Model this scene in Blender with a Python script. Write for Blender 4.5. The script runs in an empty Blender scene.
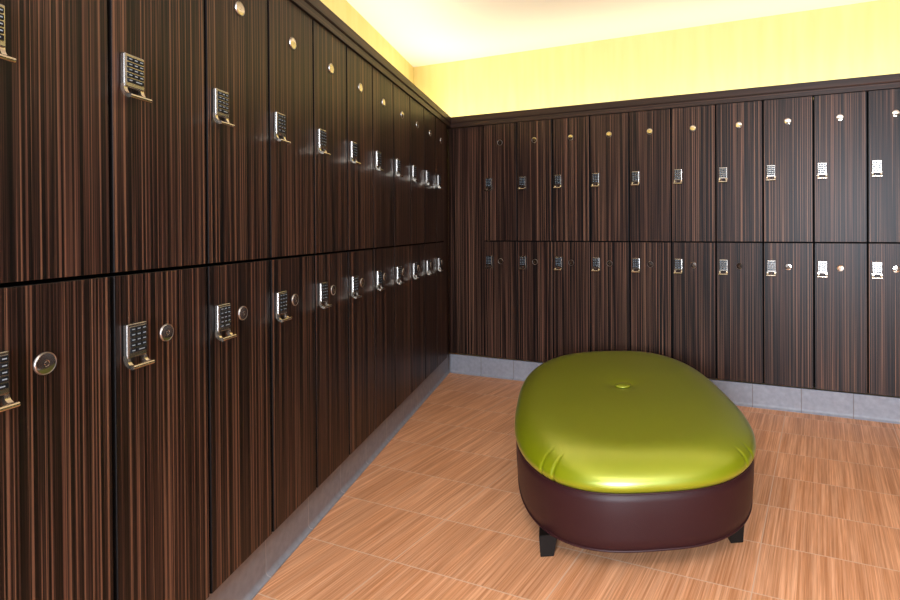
import bpy, bmesh, math, random
from mathutils import Vector, Matrix
random.seed(7)
S = bpy.context.scene
COL = S.collection
PI = math.pi

# ------------------------------------------------------------------ layout
W = 0.305                      # locker width
A = -0.439444                  # turn of the left wall: the corner is an acute 65 degrees
SA, CA = math.sin(A), math.cos(A)
X0, Y0 = 0.3229, -3.1888       # first joint of the back bank, first joint of the left bank
ZB, ZS, ZT = 0.159, 1.0785, 1.998
H = ZS - ZB
DEPTH_B, DEPTH_L = 0.50, 0.5185
CEIL = 2.72
S_END = -6.2                   # far end of the left wall behind the camera
X_END, Y_END = 4.9, -5.6
ROT_L = PI/2 - A               # local +x of a left-wall thing runs towards the corner

def LP(s, off=0.0, z=0.0):     # point of the left wall: s along it, off behind its front
    return Vector((SA*s - off*CA, CA*s + off*SA, z))

# ------------------------------------------------------------------ materials
def mat(name):
    m = bpy.data.materials.new(name); m.use_nodes = True
    nt = m.node_tree; b = nt.nodes['Principled BSDF']
    return m, nt, b

def simple(name, col, rough=.5, metal=0., spec=.5, coat=0., bump=None):
    m, nt, b = mat(name)
    b.inputs['Base Color'].default_value = (*col, 1)
    b.inputs['Roughness'].default_value = rough
    b.inputs['Metallic'].default_value = metal
    b.inputs['Specular IOR Level'].default_value = spec
    b.inputs['Coat Weight'].default_value = coat
    if bump:
        sc, st = bump
        tc = nt.nodes.new('ShaderNodeTexCoord'); n = nt.nodes.new('ShaderNodeTexNoise')
        n.inputs['Scale'].default_value = sc; n.inputs['Detail'].default_value = 3
        bp = nt.nodes.new('ShaderNodeBump'); bp.inputs['Strength'].default_value = st; bp.inputs['Distance'].default_value = .002
        nt.links.new(tc.outputs['Object'], n.inputs['Vector'])
        nt.links.new(n.outputs['Fac'], bp.inputs['Height']); nt.links.new(bp.outputs['Normal'], b.inputs['Normal'])
    return m

def M(nt, op, *vals):
    n = nt.nodes.new('ShaderNodeMath'); n.operation = op
    for i, v in enumerate(vals):
        if isinstance(v, (int, float)): n.inputs[i].default_value = v
        else: nt.links.new(v, n.inputs[i])
    return n.outputs[0]

def ramp(nt, fac, stops):
    r = nt.nodes.new('ShaderNodeValToRGB'); e = r.color_ramp.elements
    while len(e) < len(stops): e.new(.5)
    for i, (p, c) in enumerate(stops):
        e[i].position = p; e[i].color = (*c, 1) if len(c) == 3 else c
    nt.links.new(fac, r.inputs['Fac']); return r.outputs['Color']

def mixc(nt, fac, a, b, mode='MIX'):
    n = nt.nodes.new('ShaderNodeMix'); n.data_type = 'RGBA'; n.blend_type = mode
    for sock, v in ((n.inputs[0], fac), (n.inputs[6], a), (n.inputs[7], b)):
        if isinstance(v, (int, float)): sock.default_value = v
        elif isinstance(v, tuple): sock.default_value = (*v, 1)
        else: nt.links.new(v, sock)
    return n.outputs[2]

def wood(name, along):
    """dark striped macassar laminate; the stripes run along the axis `along` of the object"""
    m, nt, b = mat(name)
    tc = nt.nodes.new('ShaderNodeTexCoord'); oi = nt.nodes.new('ShaderNodeObjectInfo')
    sp = nt.nodes.new('ShaderNodeSeparateXYZ'); nt.links.new(tc.outputs['Object'], sp.inputs[0])
    ax = {'x': 0, 'y': 1, 'z': 2}; l = ax[along]; c = 2 if l == 0 else 0
    rnd = M(nt, 'MULTIPLY', oi.outputs['Random'], 37.0)
    cross = M(nt, 'ADD', sp.outputs[c], rnd)
    lng = M(nt, 'ADD', sp.outputs[l], M(nt, 'MULTIPLY', oi.outputs['Random'], 11.0))
    def nz(sc, slong, detail, rough):
        cv = nt.nodes.new('ShaderNodeCombineXYZ')
        nt.links.new(M(nt, 'MULTIPLY', cross, sc), cv.inputs[0])
        nt.links.new(M(nt, 'MULTIPLY', lng, slong), cv.inputs[1])
        n = nt.nodes.new('ShaderNodeTexNoise'); n.noise_dimensions = '2D'
        n.inputs['Scale'].default_value = 1; n.inputs['Detail'].default_value = detail
        n.inputs['Roughness'].default_value = rough
        nt.links.new(cv.outputs[0], n.inputs['Vector']); return n.outputs['Fac']
    broad = nz(26, .35, 2, .5); mid = nz(150, .5, 2, .65); fine = nz(400, 1.0, 2, .6); pale = nz(165, .35, 2, .5)
    col = ramp(nt, mid, [(.36, (.0034, .0022, .0021)), (.48, (.013, .0067, .0053)), (.58, (.043, .0215, .0158)), (.72, (.098, .050, .035))])
    col2 = ramp(nt, fine, [(.37, (.24, .24, .25)), (.62, (1.55, 1.46, 1.4))])
    c3 = mixc(nt, 1.0, col, col2, 'MULTIPLY')
    col4 = ramp(nt, broad, [(.35, (.62, .62, .63)), (.65, (1.28, 1.2, 1.14))])
    c5 = mixc(nt, 1.0, c3, col4, 'MULTIPLY')
    if along == 'x':
        c5 = mixc(nt, .5, c5, (.050, .029, .022))
    pl = ramp(nt, pale, [(.60, (0, 0, 0)), (.66, (1, 1, 1))])
    c6 = mixc(nt, pl, c5, (.165, .083, .050)) if along != 'x' else c5
    nt.links.new(c6, b.inputs['Base Color'])
    b.inputs['Roughness'].default_value = .42
    b.inputs['Specular IOR Level'].default_value = .22
    bp = nt.nodes.new('ShaderNodeBump'); bp.inputs['Strength'].default_value = .08; bp.inputs['Distance'].default_value = .001
    nt.links.new(fine, bp.inputs['Height']); nt.links.new(bp.outputs['Normal'], b.inputs['Normal'])
    return m

def floor_mat():
    m, nt, b = mat('linear_grain_tile')
    tc = nt.nodes.new('ShaderNodeTexCoord'); sp = nt.nodes.new('ShaderNodeSeparateXYZ')
    nt.links.new(tc.outputs['Object'], sp.inputs[0])
    x, y = sp.outputs[0], sp.outputs[1]
    tx = M(nt, 'DIVIDE', M(nt, 'ADD', x, -.785 + 6.03), .603)
    ty = M(nt, 'DIVIDE', M(nt, 'ADD', y, .665 + 29*.288), .288)
    ix, iy = M(nt, 'FLOOR', tx), M(nt, 'FLOOR', ty)
    fx, fy = M(nt, 'FRACT', tx), M(nt, 'FRACT', ty)
    def edge(fr, size, w):
        d = M(nt, 'MULTIPLY', M(nt, 'MINIMUM', fr, M(nt, 'SUBTRACT', 1.0, fr)), size)
        mr = nt.nodes.new('ShaderNodeMapRange'); nt.links.new(d, mr.inputs['Value'])
        mr.inputs['From Min'].default_value = w; mr.inputs['From Max'].default_value = w + .0012
        mr.inputs['To Min'].default_value = 1; mr.inputs['To Max'].default_value = 0
        return mr.outputs[0]
    g = M(nt, 'MAXIMUM', edge(fx, .603, .0014), edge(fy, .288, .0016))
    wn = nt.nodes.new('ShaderNodeTexWhiteNoise'); wn.noise_dimensions = '2D'
    cv = nt.nodes.new('ShaderNodeCombineXYZ'); nt.links.new(ix, cv.inputs[0]); nt.links.new(iy, cv.inputs[1])
    nt.links.new(cv.outputs[0], wn.inputs['Vector']); rnd = wn.outputs['Value']
    def nz(sx, sy, detail, rough):
        c = nt.nodes.new('ShaderNodeCombineXYZ')
        nt.links.new(M(nt, 'ADD', M(nt, 'MULTIPLY', x, sx), M(nt, 'MULTIPLY', rnd, 40.)), c.inputs[0])
        nt.links.new(M(nt, 'ADD', M(nt, 'MULTIPLY', y, sy), M(nt, 'MULTIPLY', rnd, 9.)), c.inputs[1])
        n = nt.nodes.new('ShaderNodeTexNoise'); n.noise_dimensions = '2D'; n.inputs['Scale'].default_value = 1
        n.inputs['Detail'].default_value = detail; n.inputs['Roughness'].default_value = rough
        nt.links.new(c.outputs[0], n.inputs['Vector']); return n.outputs['Fac']
    a = nz(120, 1.6, 3, .65); f = nz(480, 8., 2, .6); br = nz(24, .8, 1, .5)
    c = ramp(nt, a, [(.33, (.47, .200, .084)), (.5, (.59, .28, .138)), (.66, (.70, .37, .205))])
    c = mixc(nt, 1., c, ramp(nt, f, [(.3, (.86, .85, .84)), (.7, (1.12, 1.12, 1.12))]), 'MULTIPLY')
    c = mixc(nt, 1., c, ramp(nt, br, [(.3, (.88, .86, .84)), (.7, (1.1, 1.1, 1.1))]), 'MULTIPLY')
    c = mixc(nt, M(nt, 'MULTIPLY', g, .75), c, (.62, .44, .32))
    nt.links.new(c, b.inputs['Base Color'])
    b.inputs['Roughness'].default_value = .42
    b.inputs['Specular IOR Level'].default_value = .4
    bp = nt.nodes.new('ShaderNodeBump'); bp.inputs['Strength'].default_value = .12; bp.inputs['Distance'].default_value = .002
    nt.links.new(M(nt, 'SUBTRACT', M(nt, 'MULTIPLY', f, .3), g), bp.inputs['Height'])
    nt.links.new(bp.outputs['Normal'], b.inputs['Normal'])
    return m

def base_tile(name, start, pitch, joint):
    m, nt, b = mat(name)
    tc = nt.nodes.new('ShaderNodeTexCoord'); sp = nt.nodes.new('ShaderNodeSeparateXYZ')
    nt.links.new(tc.outputs['Object'], sp.inputs[0])
    t = M(nt, 'FRACT', M(nt, 'DIVIDE', M(nt, 'ADD', sp.outputs[0], 60*pitch - start), pitch))
    d = M(nt, 'MULTIPLY', M(nt, 'MINIMUM', t, M(nt, 'SUBTRACT', 1., t)), pitch)
    mr = nt.nodes.new('ShaderNodeMapRange'); nt.links.new(d, mr.inputs['Value'])
    mr.inputs['From Min'].default_value = .0018; mr.inputs['From Max'].default_value = .003
    mr.inputs['To Min'].default_value = 1; mr.inputs['To Max'].default_value = 0
    n = nt.nodes.new('ShaderNodeTexNoise'); n.inputs['Scale'].default_value = 35; n.inputs['Detail'].default_value = 5
    nt.links.new(tc.outputs['Object'], n.inputs['Vector'])
    c = ramp(nt, n.outputs['Fac'], [(.3, (.215, .215, .24)), (.7, (.275, .275, .30))])
    c = mixc(nt, mr.outputs[0], c, joint)
    nt.links.new(c, b.inputs['Base Color']); b.inputs['Roughness'].default_value = .5
    bp = nt.nodes.new('ShaderNodeBump'); bp.inputs['Strength'].default_value = .5; bp.inputs['Distance'].default_value = .003
    bp.invert = True
    nt.links.new(mr.outputs[0], bp.inputs['Height']); nt.links.new(bp.outputs['Normal'], b.inputs['Normal'])
    return m

def yellow_wall():
    m, nt, b = mat('yellow_wallcovering')
    tc = nt.nodes.new('ShaderNodeTexCoord'); mp = nt.nodes.new('ShaderNodeMapping')
    mp.inputs['Scale'].default_value = (14, 14, 1.6)
    n = nt.nodes.new('ShaderNodeTexNoise'); n.inputs['Scale'].default_value = 1; n.inputs['Detail'].default_value = 4
    nt.links.new(tc.outputs['Object'], mp.inputs[0]); nt.links.new(mp.outputs[0], n.inputs['Vector'])
    c = ramp(nt, n.outputs['Fac'], [(.3, (.66, .55, .225)), (.7, (.70, .595, .27))])
    nt.links.new(c, b.inputs['Base Color']); b.inputs['Roughness'].default_value = .75
    b.inputs['Specular IOR Level'].default_value = .2
    return m

WOOD_V = wood('striped_laminate', 'z')
WOOD_H = wood('striped_laminate_level', 'x')
CARCASS = simple('locker_carcass', (.003, .003, .003), .8, spec=.05)
EDGE = simple('black_edge_banding', (.006, .005, .005), .6, spec=.15)
NICKEL = simple('satin_nickel', (.40, .37, .335), .27, 1.0)
CHROME = simple('polished_pull', (.68, .60, .48), .22, 1.0)
KEY = simple('black_key', (.006, .007, .009), .6, spec=.2)
MARK = simple('key_legend', (.30, .36, .42), .5)
DISC = simple('polished_disc', (.58, .52, .45), .09, 1.0)
RIM = simple('disc_edge', (.45, .42, .40), .34, 1.0)
FLOOR = floor_mat()
TILE_L = base_tile('cove_base_tile_grey', -2.271, .2885, (.36, .35, .36))
TILE_B = base_tile('cove_base_tile_pale', .272, .3018, (.15, .125, .12))
YELLOW = yellow_wall()
CEILM = simple('ceiling_paint', (.87, .79, .69), .8, spec=.2)
PAINT = simple('umber_paint', (.10, .085, .075), .7, spec=.2)
GREEN, _nt, _b = mat('pearl_green_vinyl')
_b.inputs['Base Color'].default_value = (.30, .345, .001, 1)
_b.inputs['Roughness'].default_value = .32
_b.inputs['Specular IOR Level'].default_value = .55
_b.inputs['Metallic'].default_value = .48
_b.inputs['Coat Weight'].default_value = 1.0; _b.inputs['Coat Roughness'].default_value = .34; _b.inputs['Coat IOR'].default_value = 1.6
BROWN = simple('brown_vinyl', (.026, .0062, .0068), .46, spec=.28, bump=(420, .25))
LEGM = simple('espresso_leg', (.006, .004, .003), .5, spec=.2)
METAL_WHITE = simple('white_metal', (.7, .7, .7), .5)

# ------------------------------------------------------------------ mesh helpers
def box(bm, x0, x1, y0, y1, z0, z1, mi=0, bevel=0., seg=1):
    g = bmesh.ops.create_cube(bm, size=1)
    vs = g['verts']
    for v in vs:
        v.co = Vector(((x0+x1)/2 + v.co.x*(x1-x0), (y0+y1)/2 + v.co.y*(y1-y0), (z0+z1)/2 + v.co.z*(z1-z0)))
    fs = {f for v in vs for f in v.link_faces}
    for f in fs: f.material_index = mi
    if bevel:
        es = list({e for v in vs for e in v.link_edges})
        r = bmesh.ops.bevel(bm, geom=es, offset=bevel, segments=seg, affect='EDGES', profile=.5)
        for f in r['faces']: f.material_index = mi

def prism(bm, poly, z0, z1):
    lo = [bm.verts.new((p[0], p[1], z0)) for p in poly]; hi = [bm.verts.new((p[0], p[1], z1)) for p in poly]
    n = len(poly); bm.faces.new(lo[::-1]); bm.faces.new(hi)
    for i in range(n): bm.faces.new((lo[i], lo[(i+1) % n], hi[(i+1) % n], hi[i]))

def tube(bm, pts, r, n=10, flat=1.):
    """round bar through pts with rounded mitres"""
    rings = []
    for i, p in enumerate(pts):
        p = Vector(p)
        t = (Vector(pts[min(i+1, len(pts)-1)]) - Vector(pts[max(i-1, 0)])).normalized()
        up = Vector((0, 0, 1)) if abs(t.z) < .9 else Vector((0, 1, 0))
        a = t.cross(up).normalized(); b = a.cross(t)
        rings.append([bm.verts.new(p + a*r*math.cos(k*2*PI/n) + b*r*flat*math.sin(k*2*PI/n)) for k in range(n)])
    for i in range(len(rings)-1):
        for k in range(n):
            bm.faces.new((rings[i][k], rings[i][(k+1) % n], rings[i+1][(k+1) % n], rings[i+1][k]))
    bm.faces.new(rings[0][::-1]); bm.faces.new(rings[-1])

def lathe_y(bm, prof, n=40, cx=0., cz=0.):
    """revolve (radius, y) profile about the y axis through (cx, cz); closes with a fan where radius is 0"""
    rings = []
    for r, y in prof:
        if r < 1e-6: rings.append([bm.verts.new((cx, y, cz))])
        else: rings.append([bm.verts.new((cx + r*math.cos(2*PI*k/n), y, cz + r*math.sin(2*PI*k/n))) for k in range(n)])
    for a, b in zip(rings, rings[1:]):
        for k in range(n):
            k2 = (k+1) % n
            if len(a) == 1: bm.faces.new((a[0], b[k], b[k2]))
            elif len(b) == 1: bm.faces.new((a[k], b[0], a[k2]))
            else: bm.faces.new((a[k], b[k], b[k2], a[k2]))

def mesh_of(name, bm, mats, smooth=False):
    bmesh.ops.recalc_face_normals(bm, faces=bm.faces)
    me = bpy.data.meshes.new(name); bm.to_mesh(me); bm.free()
    for m in (mats if isinstance(mats, (list, tuple)) else [mats]): me.materials.append(m)
    if smooth:
        for p in me.polygons: p.use_smooth = True
        if smooth is not True: me.set_sharp_from_angle(angle=math.radians(smooth))
    return me

def link(name, me, parent=None, loc=(0, 0, 0), rot=(0, 0, 0)):
    o = bpy.data.objects.new(name, me); COL.objects.link(o)
    o.location = loc; o.rotation_euler = rot; o.parent = parent
    return o

def empty(name, loc, rz, label, cat, group=None):
    o = bpy.data.objects.new(name, None); COL.objects.link(o)
    o.empty_display_size = .1; o.location = loc; o.rotation_euler = (0, 0, rz)
    o['label'] = label; o['category'] = cat
    if group: o['group'] = group
    return o

def struct(name, me, loc=(0, 0, 0), rz=0.):
    o = link(name, me, None, loc, (0, 0, rz)); o['kind'] = 'structure'; return o

# ------------------------------------------------------------------ the setting
def corner(off_l, yb):         # where the left-wall plane (off behind its front) meets the plane y = yb
    s = (yb - off_l*SA)/CA; return LP(s, off_l)
cin = corner(DEPTH_L, DEPTH_B); cout = corner(DEPTH_L+.12, DEPTH_B+.12)
lend_in, lend_out = LP(S_END, DEPTH_L), LP(S_END, DEPTH_L+.12)
def wall(name, poly, m, z0=0., z1=CEIL):
    bm = bmesh.new(); prism(bm, [(p[0], p[1]) for p in poly], z0, z1); return struct(name, mesh_of(name, bm, m))
wall('wall_left', [lend_in, cin, cout, lend_out], YELLOW)
wall('wall_back', [cin, (X_END, DEPTH_B), (X_END, DEPTH_B+.12), cout], YELLOW)
# the wall behind the camera holds a guessed window, added for cool daylight
wx0, wx1, wz0, wz1 = 2.78, 3.9, .6, 2.1
bm = bmesh.new()
box(bm, lend_in.x-.2, wx0, Y_END-.12, Y_END, 0, CEIL); box(bm, wx1, X_END, Y_END-.12, Y_END, 0, CEIL)
box(bm, wx0, wx1, Y_END-.12, Y_END, 0, wz0); box(bm, wx0, wx1, Y_END-.12, Y_END, wz1, CEIL)
struct('wall_rear', mesh_of('wall_rear', bm, PAINT))
wall('wall_right', [(X_END, Y_END-.12), (X_END+.12, Y_END-.12), (X_END+.12, DEPTH_B+.12), (X_END, DEPTH_B+.12)], PAINT)
room = [(lend_out.x, Y_END-.12), (X_END+.12, Y_END-.12), (X_END+.12, DEPTH_B+.12), (cout.x, cout.y), (lend_out.x, lend_out.y)]
wall('floor', room, FLOOR, -.1, 0.)
wall('ceiling', room, CEILM, CEIL, CEIL+.1)
bm = bmesh.new()
for x in (wx0+.02, (wx0+wx1)/2, wx1-.02): box(bm, x-.02, x+.02, Y_END-.08, Y_END-.03, wz0, wz1)
for z in (wz0+.02, wz1-.02): box(bm, wx0, wx1, Y_END-.08, Y_END-.03, z-.02, z+.02)
struct('added_window_1', mesh_of('added_window_1', bm, METAL_WHITE))  # frame of the added window, out of view

def run(name, prof, m, left, far):
    """a moulding along one bank: prof is a closed list of (protrusion, z); mitred into the corner"""
    bm = bmesh.new(); ends = []
    for d, z in prof:
        s = d*(SA-1)/CA
        if left: ends.append(((far, -d, z), (s, -d, z)))
        else: ends.append(((SA*s + d*CA, -d, z), (far, -d, z)))
    a = [bm.verts.new(e[0]) for e in ends]; b = [bm.verts.new(e[1]) for e in ends]
    n = len(prof); bm.faces.new(a); bm.faces.new(b[::-1])
    for i in range(n): bm.faces.new((a[i], a[(i+1) % n], b[(i+1) % n], b[i]))
    me = mesh_of(name, bm, m)
    return struct(name, me, (0, 0, 0), ROT_L if left else 0.)
CROWN = [(-.05, 1.996), (.010, 1.996), (.010, 2.028), (.013, 2.031), (.014, 2.033), (.016, 2.036), (.016, 2.077), (.014, 2.079), (-.05, 2.079)]
run('trim_1', CROWN, WOOD_H, True, S_END+.9)
run('trim_2', CROWN, WOOD_H, False, X_END-.002)
def cove(r):
    p = [(-r, .150), (-r, .022)]
    for k in range(1, 6): t = k/5*PI/2; p.append((-r + .016*(1-math.cos(t)), .022 - .018*math.sin(t)))
    return p + [(-r+.016, 0.0), (-r-.012, 0.0), (-r-.012, .150)]
run('baseboard_left', cove(.034), TILE_L, True, S_END+.9)
run('baseboard_back', cove(.020), TILE_B, False, X_END-.002)
# recessed panels that close the corner, and the cladding past the ends of the two banks
def panel(name, x0, x1, left, y=.026):
    bm = bmesh.new(); box(bm, x0, x1, y, y+.018, ZB, 1.994)
    return struct(name, mesh_of(name, bm, WOOD_V), (0, 0, 0), ROT_L if left else 0.)
panel('trim_3', -.0405, X0, False)
panel('trim_4', Y0+10*W+.002, .0405, True)
panel('trim_5', X0+10*W+.004, X_END-.002, False, .004)
panel('trim_6', S_END+.9, Y0-W-.004, True, .004)

# ------------------------------------------------------------------ lockers
def me_body():
    bm = bmesh.new(); w = W/2 - .0008; t = .016; y0, y1 = .0215, .47; z0, z1 = .001, H-.001
    box(bm, -w, -w+t, y0, y1, z0, z1); box(bm, w-t, w, y0, y1, z0, z1)
    box(bm, -w+t, w-t, y0, y1, z0, z0+t); box(bm, -w+t, w-t, y0, y1, z1-t, z1)
    box(bm, -w+t, w-t, y1-.008, y1, z0+t, z1-t)
    return mesh_of('cabinet_body', bm, CARCASS)
def me_door():
    bm = bmesh.new(); box(bm, -W/2+.0055, W/2-.0055, 0, .020, .0042, H-.0042, bevel=.0012, seg=2)
    bm.normal_update()
    for f in bm.faces:
        if f.normal.y > -.5: f.material_index = 1       # black edge banding and back
    return mesh_of('door', bm, [WOOD_V, EDGE])
LX0, LX1 = -W/2+.021, -W/2+.080     # the lock's plate
LXC = (LX0+LX1)/2
PT = .013                            # its thickness
def me_plate():
    bm = bmesh.new(); box(bm, -.0275, .0275, -PT, 0, -.077, 0, bevel=.0035, seg=3)
    box(bm, -.0240, .0240, -PT-.0006, -PT+.001, -.067, -.006, bevel=.0008)   # raised keypad field
    return mesh_of('lock_plate', bm, NICKEL)
def sweep(bm, path, x0, x1, th):
    """flat strip of thickness th between x0 and x1 along a path in the y-z plane"""
    R = []
    for i, (y, z) in enumerate(path):
        a = path[max(i-1, 0)]; b = path[min(i+1, len(path)-1)]
        ty, tz = b[0]-a[0], b[1]-a[1]; l = math.hypot(ty, tz); ny, nz_ = -tz/l*th/2, ty/l*th/2
        R.append([bm.verts.new(v) for v in ((x0, y+ny, z+nz_), (x1, y+ny, z+nz_), (x1, y-ny, z-nz_), (x0, y-ny, z-nz_))])
    for a, b in zip(R, R[1:]):
        for k in range(4): bm.faces.new((a[k], a[(k+1) % 4], b[(k+1) % 4], b[k]))
    bm.faces.new(R[0][::-1]); bm.faces.new(R[-1])
def me_pull():
    bm = bmesh.new()
    path = [(-.0065, -.070), (-.0065, -.076)]
    for k in range(1, 9):
        t = k/8*PI*.44; path.append((-.0065 - .016*(1-math.cos(t)), -.076 - .021*math.sin(t)))
    for x0, x1 in ((-.0278, -.0185), (.0185, .0278)): sweep(bm, path, x0, x1, .0075)
    y, z = path[-1]
    tube(bm, [(-.0290, y-.003, z), (-.0285, y-.003, z), (.0285, y-.003, z), (.0290, y-.003, z)], .0050, 12)
    return mesh_of('pull_bar', bm, CHROME, 50)
KX = (-.0152, 0., .0152); KZ = (-.0125, -.0245, -.0365, -.0485, -.0605)
def key_shape(bm, x, z, w, h=.0094, wide=False):
    box(bm, x-w/2, x+w/2, -PT-.0024, -PT+.0002, z-h/2, z+h/2, 0, bevel=.0008)
    mw = w*.55; box(bm, x-mw/2, x+mw/2, -PT-.0027, -PT-.0022, z-.0011, z+.0011, 1)
def me_key(wide=False):
    bm = bmesh.new(); key_shape(bm, 0, 0, (.0292 if wide else .0140), wide=wide); return mesh_of('key', bm, [KEY, MARK])
def key_spots():
    for r in range(5):
        for c in range(3):
            if r == 4 and c: continue
            yield KX[c], KZ[r], False
    yield .0076, KZ[4], True
def me_pad():
    bm = bmesh.new()
    for x, z, wd in key_spots(): key_shape(bm, x, z, (.0292 if wd else .0140))
    return mesh_of('keypad', bm, [KEY, MARK])
def me_disc():
    bm = bmesh.new()
    lathe_y(bm, [(0, -.0036), (.0030, -.0036), (.0034, -.0033), (.0058, -.0033), (.0062, -.0036), (.0150, -.0035), (.0185, -.0031), (.0195, -.0015), (.0195, 0)], 48)
    return mesh_of('number_disc', bm, DISC, 35)
def me_rim():
    bm = bmesh.new(); n = 48
    pr = [(.0196, 0), (.0196, -.0030), (.0204, -.0036), (.0214, -.0026), (.0216, 0)]
    lathe_y(bm, pr, n); return mesh_of('disc_rim', bm, RIM, 50)
ME = dict(body=me_body(), door=me_door(), plate=me_plate(), pull=me_pull(), key=me_key(), wkey=me_key(True), pad=me_pad(), disc=me_disc(), rim=me_rim())

def make_locker(upper, near):
    r = empty('locker', (0, 0, 0), 0, '', 'locker')
    link('cabinet_body', ME['body'], r)
    link('door', ME['door'], r)
    zl = .496 if upper else .805; zd = .769 if upper else .763
    k = link('keypad_lock', ME['plate'], r, (LXC, 0, zl)); k['label'] = 'satin metal keypad lock'
    if near:
        for x, z, wd in key_spots(): link('key', ME['wkey' if wd else 'key'], k, (x, 0, z))
    else:
        link('keypad', ME['pad'], k)
    link('pull_bar', ME['pull'], k)
    d = link('number_disc', ME['disc'], r, (0, 0, zd)); d['label'] = 'round metal number disc'
    link('disc_rim', ME['rim'], d)
    return r
PROTO = {(u, n): None for u in (0, 1) for n in (0, 1)}
def place_locker(upper, near, loc, rz, label, group, tilt=(0, 0)):
    p = PROTO[(upper, near)]
    if p is None:
        p = make_locker(upper, near); PROTO[(upper, near)] = p; r = p; kids = list(r.children)
    else:
        r = p.copy(); COL.objects.link(r); kids = []
        for ch in p.children:
            c = ch.copy(); COL.objects.link(c); c.parent = r; kids.append(c)
            for g in ch.children:
                q = g.copy(); COL.objects.link(q); q.parent = c
    r.location = loc; r.rotation_euler = (0, 0, rz); r['label'] = label; r['group'] = group
    for c in kids:
        if c.name.startswith('number_disc'): c.rotation_euler = (tilt[0], 0, tilt[1])
    return r

ORD = ['first', 'second', 'third', 'fourth', 'fifth', 'sixth', 'seventh', 'eighth', 'ninth', 'tenth', 'eleventh']
for k in range(-1, 10):
    n = 9 - k                                    # 0 at the corner
    where = 'nearest the corner' if n == 0 else ('partly cut off at the photo edge' if k == -1 else ORD[n] + ' from the corner')
    for up in (1, 0):
        disc = 'disc above keypad' if up else 'disc beside keypad'
        if k == -1: lab = '%s striped dark wood locker on left wall, leftmost, %s' % ('upper' if up else 'lower', where)
        else: lab = '%s striped dark wood locker on left wall, %s, %s' % ('upper' if up else 'lower', where, disc)
        s = Y0 + W*(k+.5); p = LP(s - 0, 0, ZS if up else ZB)
        place_locker(up, 1 if k <= 2 else 0, p, ROT_L, lab, ('upper' if up else 'lower') + ' lockers on the left wall')
TILT = {0: (.10, .12), 6: (-.06, -.16), 8: (.12, -.04)}
for k in range(10):
    where = 'beside the corner panel' if k == 0 else ('cut off by right photo edge' if k == 9 else ORD[k] + ' from the corner panel')
    for up in (1, 0):
        lab = '%s dark wood locker on back wall, %s, disc %s keypad' % ('upper' if up else 'lower', where, 'above' if up else 'beside')
        place_locker(up, 0, (X0 + W*(k+.5), 0, ZS if up else ZB), 0, lab, ('upper' if up else 'lower') + ' lockers on the back wall',
                     (0, 0) if up else TILT.get(k, (0, 0)))

# ------------------------------------------------------------------ ottoman
OU, OW, OA, OB, ON, OTH = 1.2478, 1.7502, .5195, .893, 2.79, .045
oc = Vector((OU*CA - OW*SA, -OU*SA - OW*CA, 0))
OZ0, OZ1, OZ2 = .074, .279, .392
def se(t, off=0.):
    ct, st = math.cos(t), math.sin(t)
    sg = lambda v: (1 if v >= 0 else -1)*abs(v)**(2/ON)
    return (OA+off)*sg(ct), (OB+off)*sg(st)
# evenly spaced parameters around the outline
def even(N):
    T = [i*2*PI/4000 for i in range(4001)]; P = [se(t) for t in T]; L = [0]
    for i in range(4000): L.append(L[-1] + math.dist(P[i], P[i+1]))
    out = []; j = 0
    for i in range(N):
        d = L[-1]*i/N
        while L[j+1] < d: j += 1
        out.append(T[j] + (T[j+1]-T[j])*(d-L[j])/max(L[j+1]-L[j], 1e-9))
    return out
NS = 720; TS = even(NS)
def rings(bm, rows, close_top=None, close_bot=None):
    R = [[bm.verts.new(v) for v in row] for row in rows]
    for a, b in zip(R, R[1:]):
        for i in range(len(a)): bm.faces.new((a[i], a[(i+1) % len(a)], b[(i+1) % len(b)], b[i]))
    return R
ott = empty('ottoman', oc, -A + OTH, 'large oblong ottoman with green tufted cushion and brown base on tile floor', 'ottoman')
# base skirt
bm = bmesh.new(); rows = []
for off, z in ((-.06, OZ0+.004), (-.024, OZ0+.002), (-.014, OZ0+.004), (-.009, OZ0+.010), (-.004, OZ0+.05), (0, OZ0+.12), (.001, OZ1-.03), (-.003, OZ1-.004), (-.010, OZ1), (-.08, OZ1)):
    rows.append([(*se(t, off), z) for t in TS])
R = rings(bm, rows); bm.faces.new(R[0][::-1]); bm.faces.new(R[-1])
base = link('upholstered_base', mesh_of('upholstered_base', bm, BROWN, 60), ott); base['label'] = 'dark brown vinyl base'
def piping(name, off, z, r, m, parent):
    bm = bmesh.new(); rows = []
    for k in range(8):
        q = 2*PI*k/8; rows.append([(*se(t, off + r*math.cos(q)), z + r*math.sin(q)) for t in TS])
    rows.append(rows[0]); R = []
    V = [[bm.verts.new(v) for v in row] for row in rows[:8]]
    for k in range(8):
        a, b = V[k], V[(k+1) % 8]
        for i in range(NS): bm.faces.new((a[i], a[(i+1) % NS], b[(i+1) % NS], b[i]))
    return link(name, mesh_of(name, bm, m, True), parent)
piping('welt', -.010, OZ0+.006, .0042, BROWN, base)
piping('welt', -.002, OZ1-.001, .0030, BROWN, base)
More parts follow.
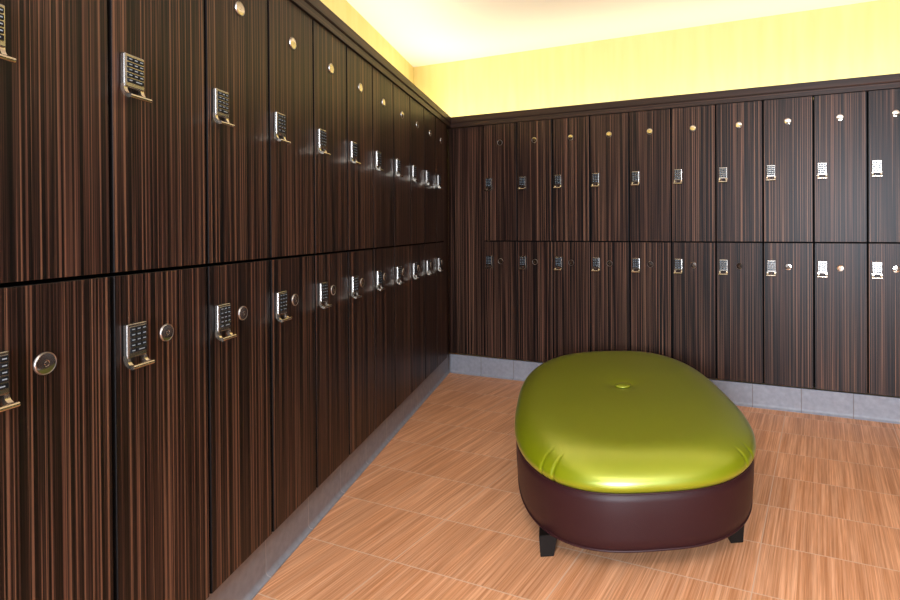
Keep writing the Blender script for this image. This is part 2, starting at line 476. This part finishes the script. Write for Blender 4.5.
# cushion
bm = bmesh.new(); rows = []
PLEATS = []
def near_angle(x, y):
    return min(range(NS), key=lambda i: math.dist(se(TS[i]), (x, y)))
for sx in (-1, 1):
    for sy in (-1, 1):
        for fx, fy in ((.76, .81), (.68, .87)):
            PLEATS.append(near_angle(sx*OA*fx, sy*OB*fy))
prof = []
HC = OZ2 - OZ1
ZM = OZ1 + .024
for k in range(34):
    if k < 8:                                  # the side tucks in a little towards the seam
        q = 1 - k/8; prof.append((.008 - .013*q*q, ZM - (ZM-OZ1)*q, 0.)); continue
    ph = (k-8)/25*PI/2
    prof.append((.008 - .215*(1 - math.cos(ph)**(2/2.2)), ZM + (OZ2-.007-ZM)*math.sin(ph)**(2/2.0), ph))
for off, z, ph in prof:
    row = []
    lowness = max(0., min(1., (.9-ph)/.6))
    for i, t in enumerate(TS):
        dd = 0
        for pi_ in PLEATS:
            di = (i - pi_ + NS/2) % NS - NS/2
            dd += -.0065*math.exp(-(di/.85)**2)
        x, y = se(t, off + dd*lowness)
        row.append((x, y, z))
    rows.append(row)
off_in, z_in = prof[-1][0], prof[-1][1]
xin = [se(t, off_in) for t in TS]
for k in range(1, 30):                          # the crown of the top, easing to the button's dimple
    f = 1 - k/30
    row = []
    for (x, y) in xin:
        px, py = x*f, y*f; r = math.hypot(px, py)
        z = z_in + HC*.06*(1-f*f) - .012*math.exp(-(r/.058)**2) - .006*math.exp(-(r/.19)**2)
        row.append((px, py, z))
    rows.append(row)
R = rings(bm, rows)
c = bm.verts.new((0, 0, OZ2-.015))
for i in range(NS): bm.faces.new((R[-1][i], R[-1][(i+1) % NS], c))
bm.faces.new(R[0][::-1])
cush = link('seat_cushion', mesh_of('seat_cushion', bm, GREEN, True), ott); cush['label'] = 'glossy olive green vinyl cushion'
bm = bmesh.new(); bmesh.ops.create_uvsphere(bm, u_segments=32, v_segments=16, radius=1)
for v in bm.verts: v.co = Vector((v.co.x*.041, v.co.y*.041, v.co.z*.009))
link('tuft_button', mesh_of('tuft_button', bm, GREEN, True), cush, (0, 0, OZ2-.0085))
for sx in (-1, 1):
    for sy in (-1, 1):
        bm = bmesh.new(); g = bmesh.ops.create_cube(bm, size=1)
        for v in g['verts']:
            h = .033 if v.co.z > 0 else .024
            v.co = Vector(((1 if v.co.x > 0 else -1)*h + (0 if v.co.z > 0 else sx*.004), (1 if v.co.y > 0 else -1)*h + (0 if v.co.z > 0 else sy*.007), OZ0+.004 if v.co.z > 0 else 0))
        bmesh.ops.bevel(bm, geom=list(bm.edges), offset=.002, segments=2, affect='EDGES')
        link('leg', mesh_of('leg', bm, LEGM, 40), ott, (sx*.347 - .024, sy*.715, 0))

# ------------------------------------------------------------------ lights: the room's cove strips, an added panel and added daylight
def area(name, loc, direction, sx, sy, power, col):
    l = bpy.data.lights.new(name, 'AREA'); l.shape = 'RECTANGLE'; l.size = sx; l.size_y = sy; l.energy = power; l.color = col
    o = bpy.data.objects.new(name, l); COL.objects.link(o); o.location = loc
    return o, Vector(direction).normalized()
def orient(o, xdir, d):         # local x along xdir, shining along d
    z = -d; x = Vector(xdir).normalized(); x = (x - z*x.dot(z)).normalized(); y = z.cross(x)
    o.rotation_euler = Matrix((x, y, z)).transposed().to_euler()
COVE = (1.0, .91, .72)
o, d = area('cove_strip_light', ((X_END-.6)/2, .28, 2.05), (0, .1, 1), X_END+.5, .05, 23, COVE); orient(o, (1, 0, 0), d)
p = LP(-2.25, .26, 2.05); nin = Vector((CA, -SA, 0))
o, d = area('cove_strip_light', p, (-nin.x*.1, -nin.y*.1, 1), 5.5, .05, 31, COVE); orient(o, LP(1) - LP(0), d)
# guessed ceiling panel, added out of view to light floor and cushion
t = empty('added_ceiling_light', (2.75, -3.75, CEIL), 0, 'added unseen ceiling panel light behind the viewpoint', 'light')
bm = bmesh.new()
for x0, x1, y0, y1 in ((-1.02, -.98, -.48, .48), (.98, 1.02, -.48, .48), (-.98, .98, -.48, -.44), (-.98, .98, .44, .48)): box(bm, x0, x1, y0, y1, -.02, -.001)
link('frame', mesh_of('frame', bm, METAL_WHITE), t)
o, d = area('added_panel_light', (2.75, -3.75, CEIL-.012), (0, 0, -1), 1.94, .86, 31, (1.0, .97, .93)); orient(o, (1, 0, 0), d)
# area lamp standing in for daylight at the added window
o, d = area('added_daylight', ((wx0+wx1)/2, Y_END-.15, (wz0+wz1)/2), (0, 1, 0), wx1-wx0, wz1-wz0, 430, (.78, .87, 1.0)); orient(o, (1, 0, 0), d)
w = bpy.data.worlds.new('World'); S.world = w; w.use_nodes = True
w.node_tree.nodes['Background'].inputs[0].default_value = (.55, .70, 1, 1)
w.node_tree.nodes['Background'].inputs[1].default_value = .6

# ------------------------------------------------------------------ camera (a shifted wide lens)
F, CX, CY = 535.3006, 610.4477, 231.5342
yaw, pit, rol = -.374170, -.006188, -.005254
c, s = math.cos(yaw), math.sin(yaw)
fw = Vector((s*math.cos(pit), c*math.cos(pit), math.sin(pit))); rt = Vector((c, -s, 0)); up = rt.cross(fw)
r2 = rt*math.cos(rol) + up*math.sin(rol); u2 = -rt*math.sin(rol) + up*math.cos(rol)
cam = bpy.data.cameras.new('camera'); co = bpy.data.objects.new('camera', cam); COL.objects.link(co)
mw = Matrix((r2, u2, -fw)).transposed().to_4x4(); mw.translation = Vector((2.803015, -3.578778, 1.174707)); co.matrix_world = mw
cam.sensor_fit = 'HORIZONTAL'; cam.sensor_width = 36; cam.lens = F/900*36
cam.shift_x = (450-CX)/900; cam.shift_y = (CY-300)/900
cam.clip_start = .02
S.camera = co

vs = S.view_settings
S.display_settings.display_device = 'sRGB'
vs.view_transform = 'Standard'; vs.look = 'None'; vs.gamma = 1; vs.use_curve_mapping = False; vs.exposure = 0.0
S.cycles.use_denoising = True
S.cycles.max_bounces = 10; S.cycles.diffuse_bounces = 6; S.cycles.glossy_bounces = 5
S.cycles.caustics_reflective = False
S.cycles.sample_clamp_indirect = 6
